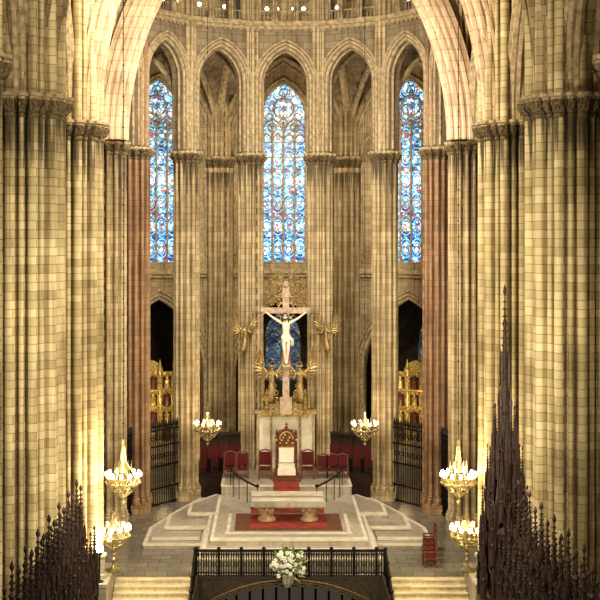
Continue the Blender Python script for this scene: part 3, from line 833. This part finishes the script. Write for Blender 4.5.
# ------------------------------------------------------------------ choir stalls
def pinnacle(mb, x, y, z0, h, r, n=8):
    mb.lathe([(r, 0), (r, h*.25), (r*1.25, h*.27), (r*.8, h*.30), (r*.62, h*.45), (r*.85, h*.47), (r*.5, h*.5), (r*.28, h*.75), (r*.45, h*.77), (r*.18, h*.8), (r*.08, h*.93), (r*.3, h*.95), (r*.3, h*.965), (.003, h)], (x, y, z0), n)
    for t, (fz, rr) in enumerate(((.27, 1.1), (.47, .8))):
        for k in range(4):
            a = k*pi/2+pi/4
            mb.lathe([(r*.22, 0), (r*.22, h*.08), (r*.32, h*.09), (.002, h*.22)], (x+r*rr*1.1*cos(a), y+r*rr*1.1*sin(a), z0+h*fz-h*.06), 5)
    for k in range(10):
        fz = .52+.042*k; rr = r*(.52-.045*k)
        for q in range(4):
            a = q*pi/2+(pi/4 if k % 2 else 0)
            mb.ball((x+rr*1.5*cos(a), y+rr*1.5*sin(a), z0+h*fz), r*.16, 4)
for s in (-1, 1):
    mb = MB()
    for k in range(17):
        yy = 35.2-.72*k
        pinnacle(mb, s*6.35, yy, 3.2, 3.25+(.15 if k % 2 else -.15), .17)
        pinnacle(mb, s*6.0, yy+.36, 2.9, 2.1, .13)
        pinnacle(mb, s*6.75, yy+.36, 3.0, 2.7, .14)
        mb.tube([(s*5.95, yy-.33+.66*q/10, 2.6+archz(-.33+.66*q/10, .33, .6)) for q in range(11)], .05, 5)
        mb.box(*sorted((s*5.9, s*6.02)), yy+.32, yy+.40, -1.3, 3.4)
    mb.box(*sorted((s*6.2, s*7.0)), 23, 35.6, -1.3, 3.4)
    mb.box(*sorted((s*5.9, s*7.0)), 23, 35.6, 3.05, 3.25)
    mb.obj('choir_stalls', M_wood)
# bishop's canopy: open tiers of pinnacles round a slim crocketed spire
mb = MB(); X0, Y0 = 6.17, 35.6
mb.box(X0-.6, X0+.6, Y0-.6, Y0+.6, -1.3, 3.0)
pinnacle(mb, X0, Y0, 7.0, 5.15, .17)
for a in range(8):
    q = a*pi/4
    pinnacle(mb, X0+.33*cos(q), Y0+.33*sin(q), 6.4, 2.2, .085)
    pinnacle(mb, X0+.52*cos(q+.39), Y0+.52*sin(q+.39), 5.2, 2.2, .09)
    pinnacle(mb, X0+.66*cos(q), Y0+.62*sin(q), 3.9, 2.3, .10)
    pinnacle(mb, X0+.74*cos(q+.39), Y0+.70*sin(q+.39), 2.9, 2.1, .10)
    for z0, z1, r0, r1 in ((3.0, 5.0, .62, .5), (5.0, 6.4, .5, .3), (6.4, 7.6, .3, .18)):
        mb.tube([(X0+r0*cos(q), Y0+r0*sin(q), z0), (X0+(r0+r1)/2*1.05*cos(q), Y0+(r0+r1)/2*1.05*sin(q), (z0+z1)/2), (X0+r1*cos(q), Y0+r1*sin(q), z1)], .05, 5)
        mb.tube([(X0+r0*cos(q+pi/4*t/6), Y0+r0*sin(q+pi/4*t/6), z0+.3+.5*archz((t-3)/3, 1, 1.2)) for t in range(7)], .035, 4)
mb.lathe([(.45, 0), (.42, 1.8), (.28, 2.0), (.22, 3.4), (.12, 4.2)], (X0, Y0, 3.0), 8)
mb.obj('bishops_choir_canopy', M_wood)

# ------------------------------------------------------------------ lights
def area(name, loc, target, size, P, col=(1, .82, .58), sy=None):
    L = bpy.data.lights.new(name, 'AREA'); L.energy = P; L.color = col; L.size = size
    if sy: L.shape = 'RECTANGLE'; L.size_y = sy
    o = bpy.data.objects.new(name, L); COL.objects.link(o); o.location = loc
    o.rotation_euler = (Vector(target)-Vector(loc)).to_track_quat('-Z', 'Y').to_euler()
WARM = (1, .90, .66)
area('nave_flood', (4, 6, 26), (-1, 52, 8), 4, 4500, WARM, 2)
area('crossing_flood', (-5.8, 30, 9), (9, 41, 9), 1.2, 950, WARM)
area('crossing_flood', (5.8, 30, 9), (-9, 41, 9), 1.2, 650, WARM)
area('apse_flood', (-2.2, 41, 26), (2, 62, 12), 1.2, 2300, (1, .88, .64))
area('apse_flood', (5.5, 47.5, 8), (-4, 62, 15), 1.0, 330, (1, .86, .60))
area('altar_flood', (0, 51, 24), (0, 57, 0), 1.2, 1500, (1, .93, .80))
for a in (-40, -13, 13, 40):
    point('ambulatory_light', (*polar(11.8, a), 17), 300, (1, .85, .60))
for a in (-51.4, -25.7, 25.7, 51.4): point('chapel_light', (*polar(16.3, a), 3.6), 60, (1, .76, .42), .2)
for a in (-51.4, -25.7, 0, 25.7, 51.4): point('gallery_light', (*polar(9.2, a), 26.2), 10, (1, .80, .5), .15)
W = bpy.data.worlds.new('World'); S.world = W; W.use_nodes = True
W.node_tree.nodes['Background'].inputs[0].default_value = (1, .88, .64, 1)
W.node_tree.nodes['Background'].inputs[1].default_value = .05

cam = bpy.data.cameras.new('Camera'); cam.lens = 72; cam.sensor_width = 36
cam.shift_x = .049; cam.shift_y = -.108; cam.clip_end = 300
co = bpy.data.objects.new('Camera', cam); COL.objects.link(co)
co.location = (-.78, 0, 13.6); co.rotation_euler = (pi/2, 0, 0)
S.camera = co
S.view_settings.view_transform = 'Standard'
try: S.view_settings.look = 'Medium High Contrast'
except Exception as e: print('look', e)
S.view_settings.exposure = 0.3
